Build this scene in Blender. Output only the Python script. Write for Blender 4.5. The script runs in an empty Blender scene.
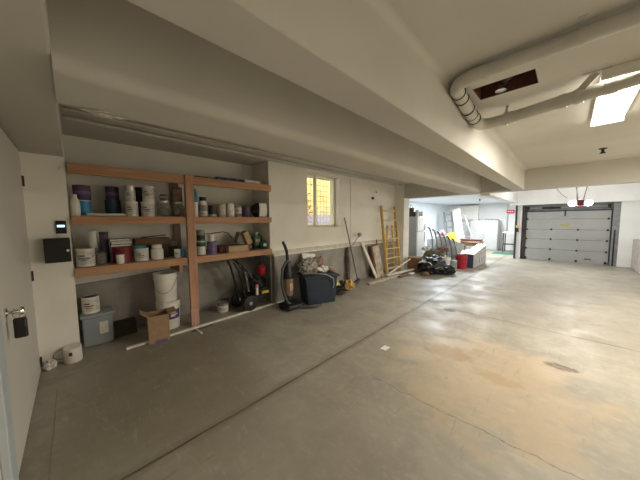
import bpy, bmesh, math, random
from mathutils import Vector, Matrix, noise
random.seed(7)
D=bpy.data; SC=bpy.context.scene; COL=SC.collection
R=math.radians; PI=math.pi
# ---------------------------------------------------------------- materials
_m={}
def M(name,c,rough=.6,metal=0.,n=.12,scale=9.,bump=.0,spec=.4,emit=0,alpha=1,c2=None):
    if name in _m: return _m[name]
    m=D.materials.new(name); m.use_nodes=True; nt=m.node_tree; b=nt.nodes['Principled BSDF']
    b.inputs['Roughness'].default_value=rough; b.inputs['Metallic'].default_value=metal
    b.inputs['Specular IOR Level'].default_value=spec
    tc=nt.nodes.new('ShaderNodeTexCoord'); nz=nt.nodes.new('ShaderNodeTexNoise')
    nz.inputs['Scale'].default_value=scale; nz.inputs['Detail'].default_value=5
    nt.links.new(tc.outputs['Object'],nz.inputs['Vector'])
    mx=nt.nodes.new('ShaderNodeMix'); mx.data_type='RGBA'
    d=c2 if c2 else tuple(max(0,v*(1-2*n)) for v in c)
    e=c if c2 else tuple(min(1,v*(1+n)) for v in c)
    mx.inputs[6].default_value=(*d,1); mx.inputs[7].default_value=(*e,1)
    rp=nt.nodes.new('ShaderNodeMapRange'); rp.inputs[1].default_value=.3; rp.inputs[2].default_value=.7
    nt.links.new(nz.outputs['Fac'],rp.inputs[0]); nt.links.new(rp.outputs[0],mx.inputs[0])
    nt.links.new(mx.outputs[2],b.inputs['Base Color'])
    if bump:
        bp=nt.nodes.new('ShaderNodeBump'); bp.inputs['Strength'].default_value=bump; bp.inputs['Distance'].default_value=.01
        n2=nt.nodes.new('ShaderNodeTexNoise'); n2.inputs['Scale'].default_value=scale*6; n2.inputs['Detail'].default_value=4
        nt.links.new(tc.outputs['Object'],n2.inputs['Vector'])
        nt.links.new(n2.outputs['Fac'],bp.inputs['Height']); nt.links.new(bp.outputs[0],b.inputs['Normal'])
    if emit:
        b.inputs['Emission Color'].default_value=(*c,1); b.inputs['Emission Strength'].default_value=emit
    if alpha<1: b.inputs['Alpha'].default_value=alpha
    _m[name]=m; return m
def wood(name,c,c2,axis='Y',rough=.65):
    m=D.materials.new(name); m.use_nodes=True; nt=m.node_tree; b=nt.nodes['Principled BSDF']; b.inputs['Roughness'].default_value=rough
    tc=nt.nodes.new('ShaderNodeTexCoord'); mp=nt.nodes.new('ShaderNodeMapping'); nz=nt.nodes.new('ShaderNodeTexNoise')
    s={'Y':(30,1.6,30),'Z':(30,30,1.6),'X':(1.6,30,30)}[axis]; mp.inputs['Scale'].default_value=s
    nz.inputs['Scale'].default_value=1; nz.inputs['Detail'].default_value=6; nz.inputs['Distortion'].default_value=1.2
    cr=nt.nodes.new('ShaderNodeValToRGB'); cr.color_ramp.elements[0].position=.3; cr.color_ramp.elements[1].position=.7
    cr.color_ramp.elements[0].color=(*c2,1); cr.color_ramp.elements[1].color=(*c,1)
    nt.links.new(tc.outputs['Object'],mp.inputs[0]); nt.links.new(mp.outputs[0],nz.inputs[0]); nt.links.new(nz.outputs['Fac'],cr.inputs[0]); nt.links.new(cr.outputs[0],b.inputs['Base Color'])
    return m
WALL=M('painted_wall',(.83,.80,.72),.75,n=.03,scale=2.2,bump=.12)
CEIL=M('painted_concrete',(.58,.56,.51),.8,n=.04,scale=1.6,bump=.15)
FOUND=M('bare_concrete',(.30,.28,.25),.85,n=.12,scale=4,bump=.4)
LEDGE=M('ledge_paint',(.74,.70,.60),.7,n=.12,scale=12,bump=.3)
DOORP=M('door_paint',(.64,.605,.54),.5,n=.02,scale=2)
WHITEW=M('white_wall',(.80,.80,.78),.7,n=.03,scale=2)
COOLW=M('cool_white_wall',(.72,.78,.84),.7,n=.03,scale=2)
JAMB=M('jamb_grey',(.24,.24,.24),.6)
PINE=wood('pine_board',(.54,.30,.165),(.36,.18,.09),'Y'); PINEZ=wood('pine_post',(.55,.31,.19),(.37,.19,.11),'Z')
PINKW=wood('worn_post_foot',(.55,.32,.24),(.40,.22,.16),'Z')
PLY=M('shelf_panel',(.50,.42,.32),.8,n=.1)
WHITE=M('white_plastic',(.78,.76,.70),.45,n=.04); OFFW=M('offwhite_label',(.66,.63,.56),.6,n=.12,scale=30)
BLACK=M('black_plastic',(.015,.014,.014),.45); DARK=M('dark_metal',(.05,.045,.04),.5,.3)
STEEL=M('tin_steel',(.55,.53,.50),.35,.85); CHROME=M('chrome',(.8,.78,.75),.15,1.)
ALU=M('aluminium',(.62,.63,.65),.35,.8); GREYP=M('grey_plastic',(.35,.36,.37),.5)
PURPLE=M('purple_print',(.10,.06,.11),.5); VIOLET=M('violet_print',(.19,.13,.30),.5,n=.25,scale=40)
BLUE=M('blue_print',(.04,.28,.55),.4); NAVY=M('navy_plastic',(.018,.028,.050),.45)
DBLUE=M('dark_blue_print',(.03,.07,.12),.5); DARKP=M('grey_ink',(.16,.15,.14),.6); TEAL=M('teal_plastic',(.02,.24,.28),.4)
REDM=M('red_paint',(.40,.02,.035),.35); DRED=M('dark_red_paint',(.22,.02,.03),.5)
YEL=M('yellow_plastic',(.80,.52,.06),.5); GREEN=M('green_plastic',(.02,.13,.07),.4,n=.3,scale=25)
LADY=M('ladder_fibreglass',(.66,.42,.12),.5,n=.08)
CARD=M('cardboard',(.36,.24,.13),.85,n=.08,scale=14); CARDL=M('pale_cardboard',(.50,.36,.21),.85,n=.06,scale=14)
BROWN=M('brown_board',(.17,.09,.05),.7); DBROWN=M('dark_brown',(.06,.04,.03),.7)
GREYC=M('grey_can',(.26,.26,.24),.5,n=.2,scale=20)
LWOOD=M('pale_lumber',(.52,.43,.32),.75,n=.15,scale=15); WWOOD=M('white_lumber',(.72,.68,.60),.65,n=.08,scale=12)
CLOTHW=M('white_cloth',(.72,.69,.63),.9,n=.1); CLOTHG=M('grey_cloth',(.34,.31,.27),.95,n=.15); CLOTHB=M('brown_cloth',(.28,.18,.13),.95,n=.2,scale=18)
CLOTHO=M('olive_cloth',(.16,.15,.09),.95,n=.3,scale=14)
def glassy(name,c,alpha,rough=.15):
    m=M(name,c,rough,n=.03,alpha=alpha); return m
CLEARP=glassy('clear_grey_plastic',(.42,.47,.50),.62,.3); JARG=glassy('jar_glass',(.34,.31,.26),.45,.08)
# ---------------------------------------------------------------- mesh builder
class B:
    def __init__(s): s.bm=bmesh.new()
    def box(s,x0,x1,y0,y1,z0,z1,mat=None):
        v=[s.bm.verts.new(p) for p in ((x0,y0,z0),(x1,y0,z0),(x1,y1,z0),(x0,y1,z0),(x0,y0,z1),(x1,y0,z1),(x1,y1,z1),(x0,y1,z1))]
        if mat is not None:
            for q in v: q.co=mat@q.co
        for f in ((3,2,1,0),(4,5,6,7),(0,1,5,4),(1,2,6,5),(2,3,7,6),(3,0,4,7)): s.bm.faces.new([v[i] for i in f])
        return s
    def bar(s,p0,p1,w,h,up=(0,0,1)):
        p0=Vector(p0);p1=Vector(p1);d=p1-p0;L=d.length;y=d.normalized();u=Vector(up)
        if abs(u.dot(y))>.98: u=Vector((1,0,0))
        x=y.cross(u).normalized();z=x.cross(y)
        m=Matrix((x,y,z)).transposed().to_4x4();m.translation=p0
        return s.box(-w/2,w/2,0,L,-h/2,h/2,m)
    def prism(s,pts,axis,a0,a1):
        def mk(p,a): return {'Y':(p[0],a,p[1]),'X':(a,p[0],p[1]),'Z':(p[0],p[1],a)}[axis]
        A=[s.bm.verts.new(mk(p,a0)) for p in pts];C=[s.bm.verts.new(mk(p,a1)) for p in pts]
        n=len(pts); s.bm.faces.new(A); s.bm.faces.new(C[::-1])
        for i in range(n): s.bm.faces.new((A[i],C[i],C[(i+1)%n],A[(i+1)%n]))
        bmesh.ops.recalc_face_normals(s.bm,faces=s.bm.faces); return s
    def lathe(s,prof,o=(0,0,0),seg=24,mat=None,a0=0,a1=2*PI):
        full=abs(a1-a0-2*PI)<1e-4; n=seg if full else seg+1; rings=[]
        for r,z in prof:
            ring=[]
            for i in range(n):
                a=a0+(a1-a0)*i/seg; p=Vector((r*math.cos(a),r*math.sin(a),z))
                if mat is not None: p=mat@p
                ring.append(s.bm.verts.new(p+Vector(o)))
            rings.append(ring)
        for A,C in zip(rings,rings[1:]):
            for i in range(seg):
                j=(i+1)%n; s.bm.faces.new((A[i],A[j],C[j],C[i]))
        if full:
            if prof[0][0]>1e-6: s.bm.faces.new(rings[0][::-1])
            if prof[-1][0]>1e-6: s.bm.faces.new(rings[-1])
        return s
    def cyl(s,p0,p1,r0,r1=None,seg=16):
        r1=r0 if r1 is None else r1
        p0=Vector(p0);p1=Vector(p1);d=p1-p0;q=d.to_track_quat('Z','Y').to_matrix().to_4x4()
        return s.lathe([(r0,0),(r1,d.length)],p0,seg,q)
    def tube(s,pts,r,seg=10,closed=False):
        pts=[Vector(p) for p in pts]; rings=[]; n=len(pts); u=None
        for i,p in enumerate(pts):
            a=pts[i-1] if (i>0 or closed) else p; c=pts[(i+1)%n] if (i<n-1 or closed) else p
            t=(c-a).normalized()
            if u is None: u=t.orthogonal().normalized()
            u=(u-t*u.dot(t)).normalized(); w=t.cross(u)
            rr=r[i] if isinstance(r,(list,tuple)) else r
            rings.append([s.bm.verts.new(p+(u*math.cos(2*PI*k/seg)+w*math.sin(2*PI*k/seg))*rr) for k in range(seg)])
        for i in range(n if closed else n-1):
            A=rings[i];C=rings[(i+1)%n]
            for k in range(seg): s.bm.faces.new((A[k],A[(k+1)%seg],C[(k+1)%seg],C[k]))
        if not closed: s.bm.faces.new(rings[0][::-1]); s.bm.faces.new(rings[-1])
        return s
    def blob(s,c,size,amp=.2,freq=3.,sub=3,seed=0,flat=None,sharp=False):
        r=bmesh.ops.create_icosphere(s.bm,subdivisions=sub,radius=1.)
        for v in r['verts']:
            p=v.co.copy(); k=noise.fractal(p*freq+Vector((seed*7.3,seed*3.1,seed)),1,2,4)
            if sharp: k=abs(k)*1.6-.35
            p=p*(1+amp*k); z=p.z
            if flat is not None and z<flat: z=flat+(z-flat)*.08
            v.co=Vector(c)+Vector((p.x*size[0],p.y*size[1],z*size[2]))
        return s
    def sheet(s,w,h,nx,ny,fn,th=.004):
        g=[[s.bm.verts.new(fn(i/nx,j/ny)) for i in range(nx+1)] for j in range(ny+1)]
        fs=[s.bm.faces.new((g[j][i],g[j][i+1],g[j+1][i+1],g[j+1][i])) for j in range(ny) for i in range(nx)]
        bmesh.ops.recalc_face_normals(s.bm,faces=fs)
        bmesh.ops.solidify(s.bm,geom=fs,thickness=th); return s
    def out(s,name,mat,parent=None,bevel=0,smooth=True,loc=None):
        me=D.meshes.new(name)
        bmesh.ops.recalc_face_normals(s.bm,faces=s.bm.faces)
        if loc is not None: bmesh.ops.translate(s.bm,verts=s.bm.verts,vec=-Vector(loc))
        s.bm.to_mesh(me); s.bm.free()
        if smooth:
            me.shade_smooth(); me.set_sharp_from_angle(angle=R(35))
        o=D.objects.new(name,me); COL.objects.link(o); me.materials.append(mat)
        if loc is not None: o.location=loc
        if parent: o.parent=parent
        if bevel:
            md=o.modifiers.new('bevel','BEVEL'); md.width=bevel; md.segments=2; md.limit_method='ANGLE'
        return o
def thing(name,label,cat,loc=(0,0,0),rz=0,group=None):
    o=D.objects.new(name,None); COL.objects.link(o); o.location=loc; o.rotation_euler=(0,0,rz)
    o.empty_display_size=.1; o['label']=label; o['category']=cat
    if group: o['group']=group
    return o
def tag(o,label,cat,group=None):
    o['label']=label; o['category']=cat
    if group: o['group']=group
    return o
def struct(o): o['kind']='structure'; return o
def text(body,size,mat,parent,loc,rot,name='lettering',ext=.0006):
    c=D.curves.new(name,'FONT'); c.body=body; c.size=size; c.extrude=ext; c.align_x='CENTER'; c.align_y='CENTER'
    t=D.objects.new('tmp',c); COL.objects.link(t)
    dg=bpy.context.evaluated_depsgraph_get(); me=D.meshes.new_from_object(t.evaluated_get(dg))
    D.objects.remove(t); o=D.objects.new(name,me); COL.objects.link(o); me.materials.clear(); me.materials.append(mat)
    o.location=loc; o.rotation_euler=rot; o.parent=parent; return o
# ---------------------------------------------------------------- floor material
def seg_nodes(nt,xy,p,q,w,soft):
    pass
def floor_mat():
    m=D.materials.new('garage_concrete'); m.use_nodes=True; nt=m.node_tree; L=nt.links; N=nt.nodes; b=N['Principled BSDF']
    tc=N.new('ShaderNodeTexCoord'); sp=N.new('ShaderNodeSeparateXYZ'); L.new(tc.outputs['Object'],sp.inputs[0])
    def math_(op,a,c=None,clamp=False):
        n=N.new('ShaderNodeMath'); n.operation=op; n.use_clamp=clamp
        for i,v in enumerate((a,c)):
            if v is None: continue
            if isinstance(v,(int,float)): n.inputs[i].default_value=v
            else: L.new(v,n.inputs[i])
        return n.outputs[0]
    def ns(scale,det=5,dist=0,vec=None,rough=.55):
        n=N.new('ShaderNodeTexNoise'); n.inputs['Scale'].default_value=scale; n.inputs['Detail'].default_value=det; n.inputs['Distortion'].default_value=dist; n.inputs['Roughness'].default_value=rough
        L.new(vec if vec else tc.outputs['Object'],n.inputs['Vector']); return n.outputs['Fac']
    def rng(v,a,c,lo=0.,hi=1.):
        n=N.new('ShaderNodeMapRange'); n.inputs[1].default_value=a; n.inputs[2].default_value=c; n.inputs[3].default_value=lo; n.inputs[4].default_value=hi; n.interpolation_type='SMOOTHSTEP'
        L.new(v,n.inputs[0]); return n.outputs[0]
    def mix(f,a,c):
        n=N.new('ShaderNodeMix'); n.data_type='RGBA'
        if isinstance(f,(int,float)): n.inputs[0].default_value=f
        else: L.new(f,n.inputs[0])
        for i,v in ((6,a),(7,c)):
            if isinstance(v,tuple): n.inputs[i].default_value=(*v,1)
            else: L.new(v,n.inputs[i])
        return n.outputs[2]
    x,y=sp.outputs[0],sp.outputs[1]
    wob=math_('MULTIPLY',math_('SUBTRACT',ns(3,4),.5),.02)
    wob2=math_('MULTIPLY',math_('SUBTRACT',ns(4,8,rough=.75),.5),.22)
    wob3=math_('MULTIPLY',math_('SUBTRACT',ns(2.2,8,rough=.7),.5),.16)
    def line(c,v,w,wb=wob):
        d=math_('ABSOLUTE',math_('ADD',math_('SUBTRACT',v,c),wb)); return rng(d,w,w*.3)
    big=ns(.8,6,.6); med=ns(2.6,7,.4); fine=ns(14,6)
    base=mix(rng(big,.3,.7),(.285,.255,.200),(.395,.360,.290))
    base=mix(rng(med,.35,.75,0,.55),base,(.24,.22,.18))
    base=mix(rng(fine,.45,.75,0,.25),base,(.52,.48,.40))
    # orange-tan stained area
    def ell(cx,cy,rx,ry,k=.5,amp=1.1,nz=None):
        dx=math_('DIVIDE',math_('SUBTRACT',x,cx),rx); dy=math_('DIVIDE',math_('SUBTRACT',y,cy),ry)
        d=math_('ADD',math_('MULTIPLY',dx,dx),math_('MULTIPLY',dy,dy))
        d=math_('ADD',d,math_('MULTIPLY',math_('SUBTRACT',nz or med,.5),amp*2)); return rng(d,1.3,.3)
    base=mix(math_('MULTIPLY',ell(-.50,2.75,.85,.95,amp=1.6),.55),base,(.47,.345,.20))
    base=mix(math_('MULTIPLY',ell(-.9,2.95,.28,.16,nz=fine),.55),base,(.32,.21,.10))
    base=mix(math_('MULTIPLY',ell(-.42,2.75,.22,.10,nz=fine),.5),base,(.36,.24,.12))
    base=mix(math_('MULTIPLY',ell(.02,3.42,.14,.07,nz=fine),.85),base,(.13,.08,.05))
    base=mix(math_('MULTIPLY',ell(-1.33,4.35,.10,.08,amp=.3),.9),base,(.10,.07,.05))
    base=mix(math_('MULTIPLY',ell(-1.0,3.85,.26,.18,nz=fine),.5),base,(.24,.18,.12))
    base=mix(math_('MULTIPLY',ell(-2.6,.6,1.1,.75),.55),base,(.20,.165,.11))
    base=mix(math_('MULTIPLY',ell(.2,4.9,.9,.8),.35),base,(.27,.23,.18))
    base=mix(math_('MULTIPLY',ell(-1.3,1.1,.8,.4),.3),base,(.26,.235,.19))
    # thin scratches
    mp=N.new('ShaderNodeMapping'); mp.inputs['Scale'].default_value=(9,1.2,1); mp.inputs['Rotation'].default_value=(0,0,.5); L.new(tc.outputs['Object'],mp.inputs[0])
    sc=ns(2.2,8,.8,mp.outputs[0],.7)
    base=mix(rng(sc,.58,.70,0,.5),base,(.21,.17,.12))
    mp2=N.new('ShaderNodeMapping'); mp2.inputs['Scale'].default_value=(1.5,7,1); mp2.inputs['Rotation'].default_value=(0,0,.35); L.new(tc.outputs['Object'],mp2.inputs[0])
    base=mix(rng(ns(2.6,9,1.2,mp2.outputs[0],.72),.56,.68,0,.4),base,(.50,.45,.36))
    # joints
    yfar=rng(y,11.3,11.2); 
    j=line(-1.77,x,.014); j2=math_('MAXIMUM',line(4.44,y,.012),line(7.88,y,.012))
    j2=math_('MULTIPLY',j2,rng(x,-3.68,-3.62)); j3=math_('MULTIPLY',math_('MULTIPLY',line(-.19,y,.007),rng(x,-1.6,-1.7)),math_('MULTIPLY',rng(x,-3.25,-3.1),.6))
    jj=math_('MAXIMUM',math_('MAXIMUM',j,j2),j3)
    cr=math_('MULTIPLY',line(1.97,math_('ADD',y,math_('MULTIPLY',math_('ADD',x,.5),-.02)),.006,wob3),math_('MULTIPLY',rng(x,-1.35,-1.2),rng(fine,.3,.5)))
    # joint halo
    halo=math_('MULTIPLY',line(-1.77,x,.07,wob2),.45)
    base=mix(halo,base,(.20,.17,.12))
    base=mix(math_('MULTIPLY',jj,rng(med,.35,.6,.4,.8)),base,(.075,.06,.045))
    base=mix(math_('MULTIPLY',cr,.75),base,(.10,.075,.05))
    L.new(base,b.inputs['Base Color'])
    ro=rng(med,.3,.72,.36,.6)
    L.new(ro,b.inputs['Roughness']); b.inputs['Specular IOR Level'].default_value=.5
    bp=N.new('ShaderNodeBump'); bp.inputs['Strength'].default_value=.35; bp.inputs['Distance'].default_value=.006
    h=math_('SUBTRACT',math_('ADD',math_('MULTIPLY',med,.8),math_('MULTIPLY',fine,.25)),math_('MULTIPLY',jj,1.2))
    L.new(h,bp.inputs['Height']); L.new(bp.outputs[0],b.inputs['Normal'])
    return m
CZ=2.56
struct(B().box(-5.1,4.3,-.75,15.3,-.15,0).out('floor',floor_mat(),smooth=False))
# ---------------------------------------------------------------- left wall, recess, window opening
b=B()
b.box(-4.6,-3.8,-.6,-.02,0,CZ); b.box(-4.6,-4.35,-.02,2.51,0,CZ); b.box(-4.6,-4.1,2.51,2.75,0,CZ)
b.box(-4.1,-3.8,2.51,3.42,0,CZ); b.box(-4.1,-3.8,3.42,4.44,0,1.35); b.box(-4.1,-3.8,3.42,4.44,2.50,CZ); b.box(-4.1,-3.8,4.44,7.0,0,CZ)
struct(b.out('wall_left',WALL,smooth=False))
struct(B().prism([(-3.8,0),(-3.70,0),(-3.70,.87),(-3.8,.87)],'Y',2.53,6.99).out('baseboard_left',FOUND,smooth=False))
struct(B().prism([(-3.8,.87),(-3.695,.87),(-3.70,.895),(-3.8,.955)],'Y',2.52,6.99).out('trim_1',LEDGE,smooth=False))
b=B(); vs=[(-4.35,0,0),(-4.325,0,0)]
bm=b.bm; A=[bm.verts.new(p) for p in ((-4.35,-.02,0),(-4.325,-.02,0),(-4.325,-.02,.72),(-4.35,-.02,.72),(-4.35,2.51,0),(-4.325,2.51,0),(-4.325,2.51,.85),(-4.35,2.51,.85))]
for f in ((0,1,2,3),(4,7,6,5),(1,5,6,2),(2,6,7,3),(0,4,5,1),(0,3,7,4)): bm.faces.new([A[i] for i in f])
struct(b.out('baseboard_recess',FOUND,smooth=False))
struct(B().box(-4.325,-3.80,2.50,2.512,0,.86).out('baseboard_recess_side',FOUND,smooth=False))
struct(B().box(-5.1,-3.48,7.0,7.35,0,CZ).out('wall_pier',WALL,smooth=False,bevel=.004))
# near wall with door
b=B(); b.box(-3.8,-3.71,-.75,-.33,0,2.5); b.box(-2.09,4.3,-.75,-.33,0,2.5); b.box(-3.71,-2.09,-.75,-.36,0,2.5); b.box(-3.71,-2.09,-.36,-.33,2.19,2.5)
struct(b.out('wall_near',WALL,smooth=False))
d=struct(B().box(-3.695,-2.10,-.36,-.315,.006,2.17).out('door_1',DOORP,bevel=.003))
for z in (.10,.98,1.90):
    h=B(); h.cyl((-3.70,-.309,z-.05),(-3.70,-.309,z+.05),.008); h.box(-3.70,-3.66,-.3155,-.312,z-.045,z+.045); h.out('hinge',DARK,d)
struct(B().box(-2.09,-1.95,-.33,-.295,0,2.1).out('trim_2',M('door_frame_gloss',(.50,.55,.57),.4,n=.03),bevel=.006))
# knob lock with keys
k=B(); kx=-2.32; k.lathe([(.030,0),(.030,.008),(.012,.012),(.011,.048),(.021,.054),(.026,.064),(.021,.075),(.001,.078)],(kx,-.315,.97),20,Matrix.Rotation(R(-90),4,'X')); k.out('door_knob',CHROME,d)
key=thing('key_pouch','black key pouch with silver rings hanging from the door lock','keys',(kx,-.25,.97))
B().tube([(.0,.014*math.cos(a),-.02+.022*math.sin(a)) for a in [i*2*PI/16 for i in range(16)]],.003,6,True).out('key_ring',CHROME,key)
B().tube([(.0,-.022+.014*math.cos(a),-.022+.02*math.sin(a)) for a in [i*2*PI/16 for i in range(16)]],.0022,6,True).out('key_ring',CHROME,key)
B().box(-.012,.012,-.038,.018,-.165,-.04).out('pouch',BLACK,key,bevel=.010)
B().bar((0,-.018,-.01),(0,-.03,.02),.003,.012,(1,0,0)).out('key',CHROME,key)
# soffits, beams, ceiling
struct(B().box(-3.8,4.3,-.6,-.02,2.19,CZ).out('trim_3',CEIL,smooth=False,bevel=.01))
pts=[(-.94,2.14),(-.72,2.14)]+[(-.72+.05*(1-math.cos(t)),CZ-.05*(1-math.sin(t))) for t in [i*PI/2/8 for i in range(9)]]+[(-.67,CZ+.02),(-.94,CZ+.02)]
struct(B().prism(pts,'Y',-.02,7.0).out('trim_4',CEIL,bevel=.006))
pts=[(-1.96,2.14),(-1.60,2.14)]+[(-1.60+.07*math.sin(t),2.14+.07*(1-math.cos(t))) for t in [i*PI/2/6 for i in range(1,7)]]+[(-1.53,CZ+.02),(-1.96,CZ+.02)]
struct(B().prism(pts,'Y',-.02,7.0).out('trim_5',CEIL))
struct(B().box(-3.48,4.3,7.0,7.30,2.14,CZ+.04).out('trim_6',CEIL,smooth=False,bevel=.006))
# ceiling with the opened service hole
hx0,hx1,hy0,hy1=-.61,-.22,2.38,2.64
b=B(); b.box(-4.6,hx0,-.6,7.3,CZ,CZ+.16); b.box(hx1,4.3,-.6,7.3,CZ,CZ+.16); b.box(hx0,hx1,-.6,hy0,CZ,CZ+.16); b.box(hx0,hx1,hy1,7.3,CZ,CZ+.16)
struct(b.out('ceiling',CEIL,smooth=False))
struct(B().box(hx0-.1,hx1+.1,hy0-.1,hy1+.1,CZ+.16,CZ+.2).out('trim_7',M('hole_backing',(.16,.05,.03),.8),smooth=False))
b=B(); b.box(hx0,hx0+.004,hy0,hy1,CZ,CZ+.16); b.box(hx1-.004,hx1,hy0,hy1,CZ,CZ+.16); b.box(hx0,hx1,hy1-.004,hy1,CZ,CZ+.16); b.box(hx0,hx1,hy0,hy0+.004,CZ,CZ+.16)
struct(b.out('trim_8',M('hole_edge',(.12,.045,.03),.85),smooth=False))
# alcove and garage bay beyond the cross beam
struct(B().box(-5.1,-4.85,7.35,15.3,0,2.6).out('wall_far_left',COOLW,smooth=False))
struct(B().box(-4.85,-1.25,15.0,15.3,0,2.6).out('wall_far',WHITEW,smooth=False))
struct(B().box(-5.1,-1.5,7.3,15.3,2.30,2.6).out('ceiling_alcove',COOLW,smooth=False))
struct(B().box(-1.6,-1.4,7.3,12.0,2.10,2.75).out('trim_9',WHITEW,smooth=False))
struct(B().box(-1.6,1.75,7.3,12.4,2.75,2.85).out('ceiling_bay',WHITEW,smooth=False))
struct(B().box(-1.6,1.75,11.82,12.0,2.02,2.75).out('trim_10',WHITEW,smooth=False))
b=B(); b.box(-1.42,-1.26,12.0,15.0,0,2.3); struct(b.out('wall_divider',WHITEW,smooth=False))
struct(B().box(1.12,1.75,12.0,12.4,0,2.02).out('wall_column',WHITEW,smooth=False))
struct(B().box(-1.26,1.12,12.2,12.4,0,2.75).out('wall_behind_door',JAMB,smooth=False))
struct(B().box(-1.26,1.12,12.0,12.2,2.02,2.75).out('wall_above_door',JAMB,smooth=False))
struct(B().box(.97,1.12,12.02,12.2,0,2.02).out('trim_11',JAMB,smooth=False))
struct(B().box(1.52,1.75,7.3,12.0,0,2.75).out('wall_right',WHITEW,smooth=False))
struct(B().box(1.40,1.52,7.3,12.0,0,.87).out('baseboard_right',M('half_wall',(.50,.44,.39),.8,bump=.3),bevel=.02))
struct(B().box(1.75,4.3,7.3,7.6,0,2.6).out('wall_back_right',WALL,smooth=False))
struct(B().box(4.1,4.3,-.33,7.3,0,CZ).out('wall_right_near',WALL,smooth=False))
# ---------------------------------------------------------------- window
w=D.objects.new('window_1',None); COL.objects.link(w); w.location=(-3.96,3.93,1.925); struct(w)
FR=M('vinyl_frame',(.80,.76,.60),.5,n=.03)
def wl(b,n,m,**k): 
    return b.out(n,m,w,**k)
b=B(); Y0,Y1,Z0,Z1=-.51,.51,-.575,.575
b.box(-.03,.03,Y0,Y0+.03,Z0,Z1); b.box(-.03,.03,Y1-.03,Y1,Z0,Z1); b.box(-.03,.03,Y0,Y1,Z0,Z0+.035); b.box(-.03,.03,Y0,Y1,Z1-.025,Z1); b.box(-.028,.032,-.165,-.125,Z0,Z1)
wl(b,'window_frame',FR,bevel=.003)
b=B()
for (a,c) in ((Y0+.03,-.165),(-.125,Y1-.03)):
    b.box(.0,.02,a,a+.02,Z0+.035,Z1-.025); b.box(.0,.02,c-.02,c,Z0+.035,Z1-.025); b.box(0,.02,a,c,Z0+.035,Z0+.06); b.box(0,.02,a,c,Z1-.045,Z1-.025)
wl(b,'sash',FR)
b=B(); b.box(-.004,.002,Y0+.045,Y1-.045,Z0+.045,Z1-.045)
g=D.materials.new('window_glass'); g.use_nodes=True; nt=g.node_tree; nt.nodes.clear()
o_=nt.nodes.new('ShaderNodeOutputMaterial'); t_=nt.nodes.new('ShaderNodeBsdfTransparent'); gl=nt.nodes.new('ShaderNodeBsdfGlossy'); gl.inputs[1].default_value=.05; ms=nt.nodes.new('ShaderNodeMixShader'); ms.inputs[0].default_value=.06
nt.links.new(t_.outputs[0],ms.inputs[1]); nt.links.new(gl.outputs[0],ms.inputs[2]); nt.links.new(ms.outputs[0],o_.inputs[0])
wl(b,'pane',g)
b=B(); b.box(-.10,.17,Y0,Y1,Z0-.0,Z0+.012); wl(b,'window_sill',FR)
gr=thing('security_grille','thin metal grille of square mesh outside the small window','grille',(-4.13,3.93,1.91))
b=B()
for i in range(1,10): y=Y0+i*.102; b.cyl((0,y,Z0),(0,y,Z1),.0045,seg=6)
for i in range(1,9): z=Z0+i*.122; b.cyl((0,Y0,z),(0,Y1,z),.0045,seg=6)
b.out('bars',M('grille_paint',(.42,.33,.14),.6),gr)
# outside
tag(B().box(-7.1,-6.9,1.5,16,-.2,6).out('neighbour_wall',M('ochre_stucco',(.96,.78,.30),.9,n=.10,scale=2.5),smooth=False),'yellow wall of the building seen through the small window','wall')
tag(B().box(-6.45,-6.3,2,12,-.2,1.72).out('garden_wall',M('lilac_wall',(.60,.58,.72),.9),smooth=False),'low lilac grey wall outside the window, in front of the yellow wall','wall')
struct(B().box(-9,-5.1,0,18,-.3,-.2).out('ground_outside',FOUND,smooth=False))
ORL=M('orange_leaf',(.62,.24,.04),.8)
bs=thing('garden_shrub','orange leafed shrub outside the left pane of the window','shrub',(-5.7,4.9,-.2))
b=B(); rr=random.Random(3)
for i in range(260):
    c=Vector((rr.gauss(0,.22),rr.gauss(0,.22),2.0+rr.gauss(0,.33))); n=Vector((rr.gauss(0,1),rr.gauss(0,1),rr.gauss(0,1))).normalized(); u=n.orthogonal().normalized(); v=n.cross(u)
    f=[b.bm.verts.new(c+u*.05),b.bm.verts.new(c+v*.025),b.bm.verts.new(c-u*.05),b.bm.verts.new(c-v*.025)]; b.bm.faces.new(f)
b.out('foliage',ORL,bs,smooth=False)
B().tube([(0,0,0),(.02,.01,1.2),(0,0,2.1)],[.03,.02,.01],8).out('stem',DBROWN,bs)
# ---------------------------------------------------------------- shelving
sh=thing('wall_shelf','rough pine shelf unit with three levels and one post built into the wall recess','shelf',(-3.78,1.18,0))
def sl(b,n,m,**k):
    bmesh.ops.translate(b.bm,verts=b.bm.verts,vec=(3.78,-1.18,0)); return b.out(n,m,sh,**k)
sl(B().box(-3.80,-3.735,1.125,1.235,.26,2.145),'post',PINEZ,bevel=.004)
sl(B().box(-3.80,-3.733,1.120,1.228,0,.26),'post_foot',PINKW,bevel=.004)
for z1,z0 in ((2.135,2.025),(1.57,1.475),(1.0,.905)):
    sl(B().box(-3.80,-3.76,-.005,1.125,z0,z1),'front_board',PINE,bevel=.003)
    sl(B().box(-3.80,-3.76,1.235,2.53,z0,z1),'front_board',PINE,bevel=.003)
    sl(B().box(-4.32,-3.80,-.01,2.495,z1-.03,z1-.002),'shelf_panel',PLY)
sl(B().box(-4.28,-3.80,1.02,1.06,.80,.90),'bracket',PINE); sl(B().box(-4.32,-4.28,1.10,1.19,0.86,2.10),'rear_post',M('weathered_post',(.24,.18,.13),.8))
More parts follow.
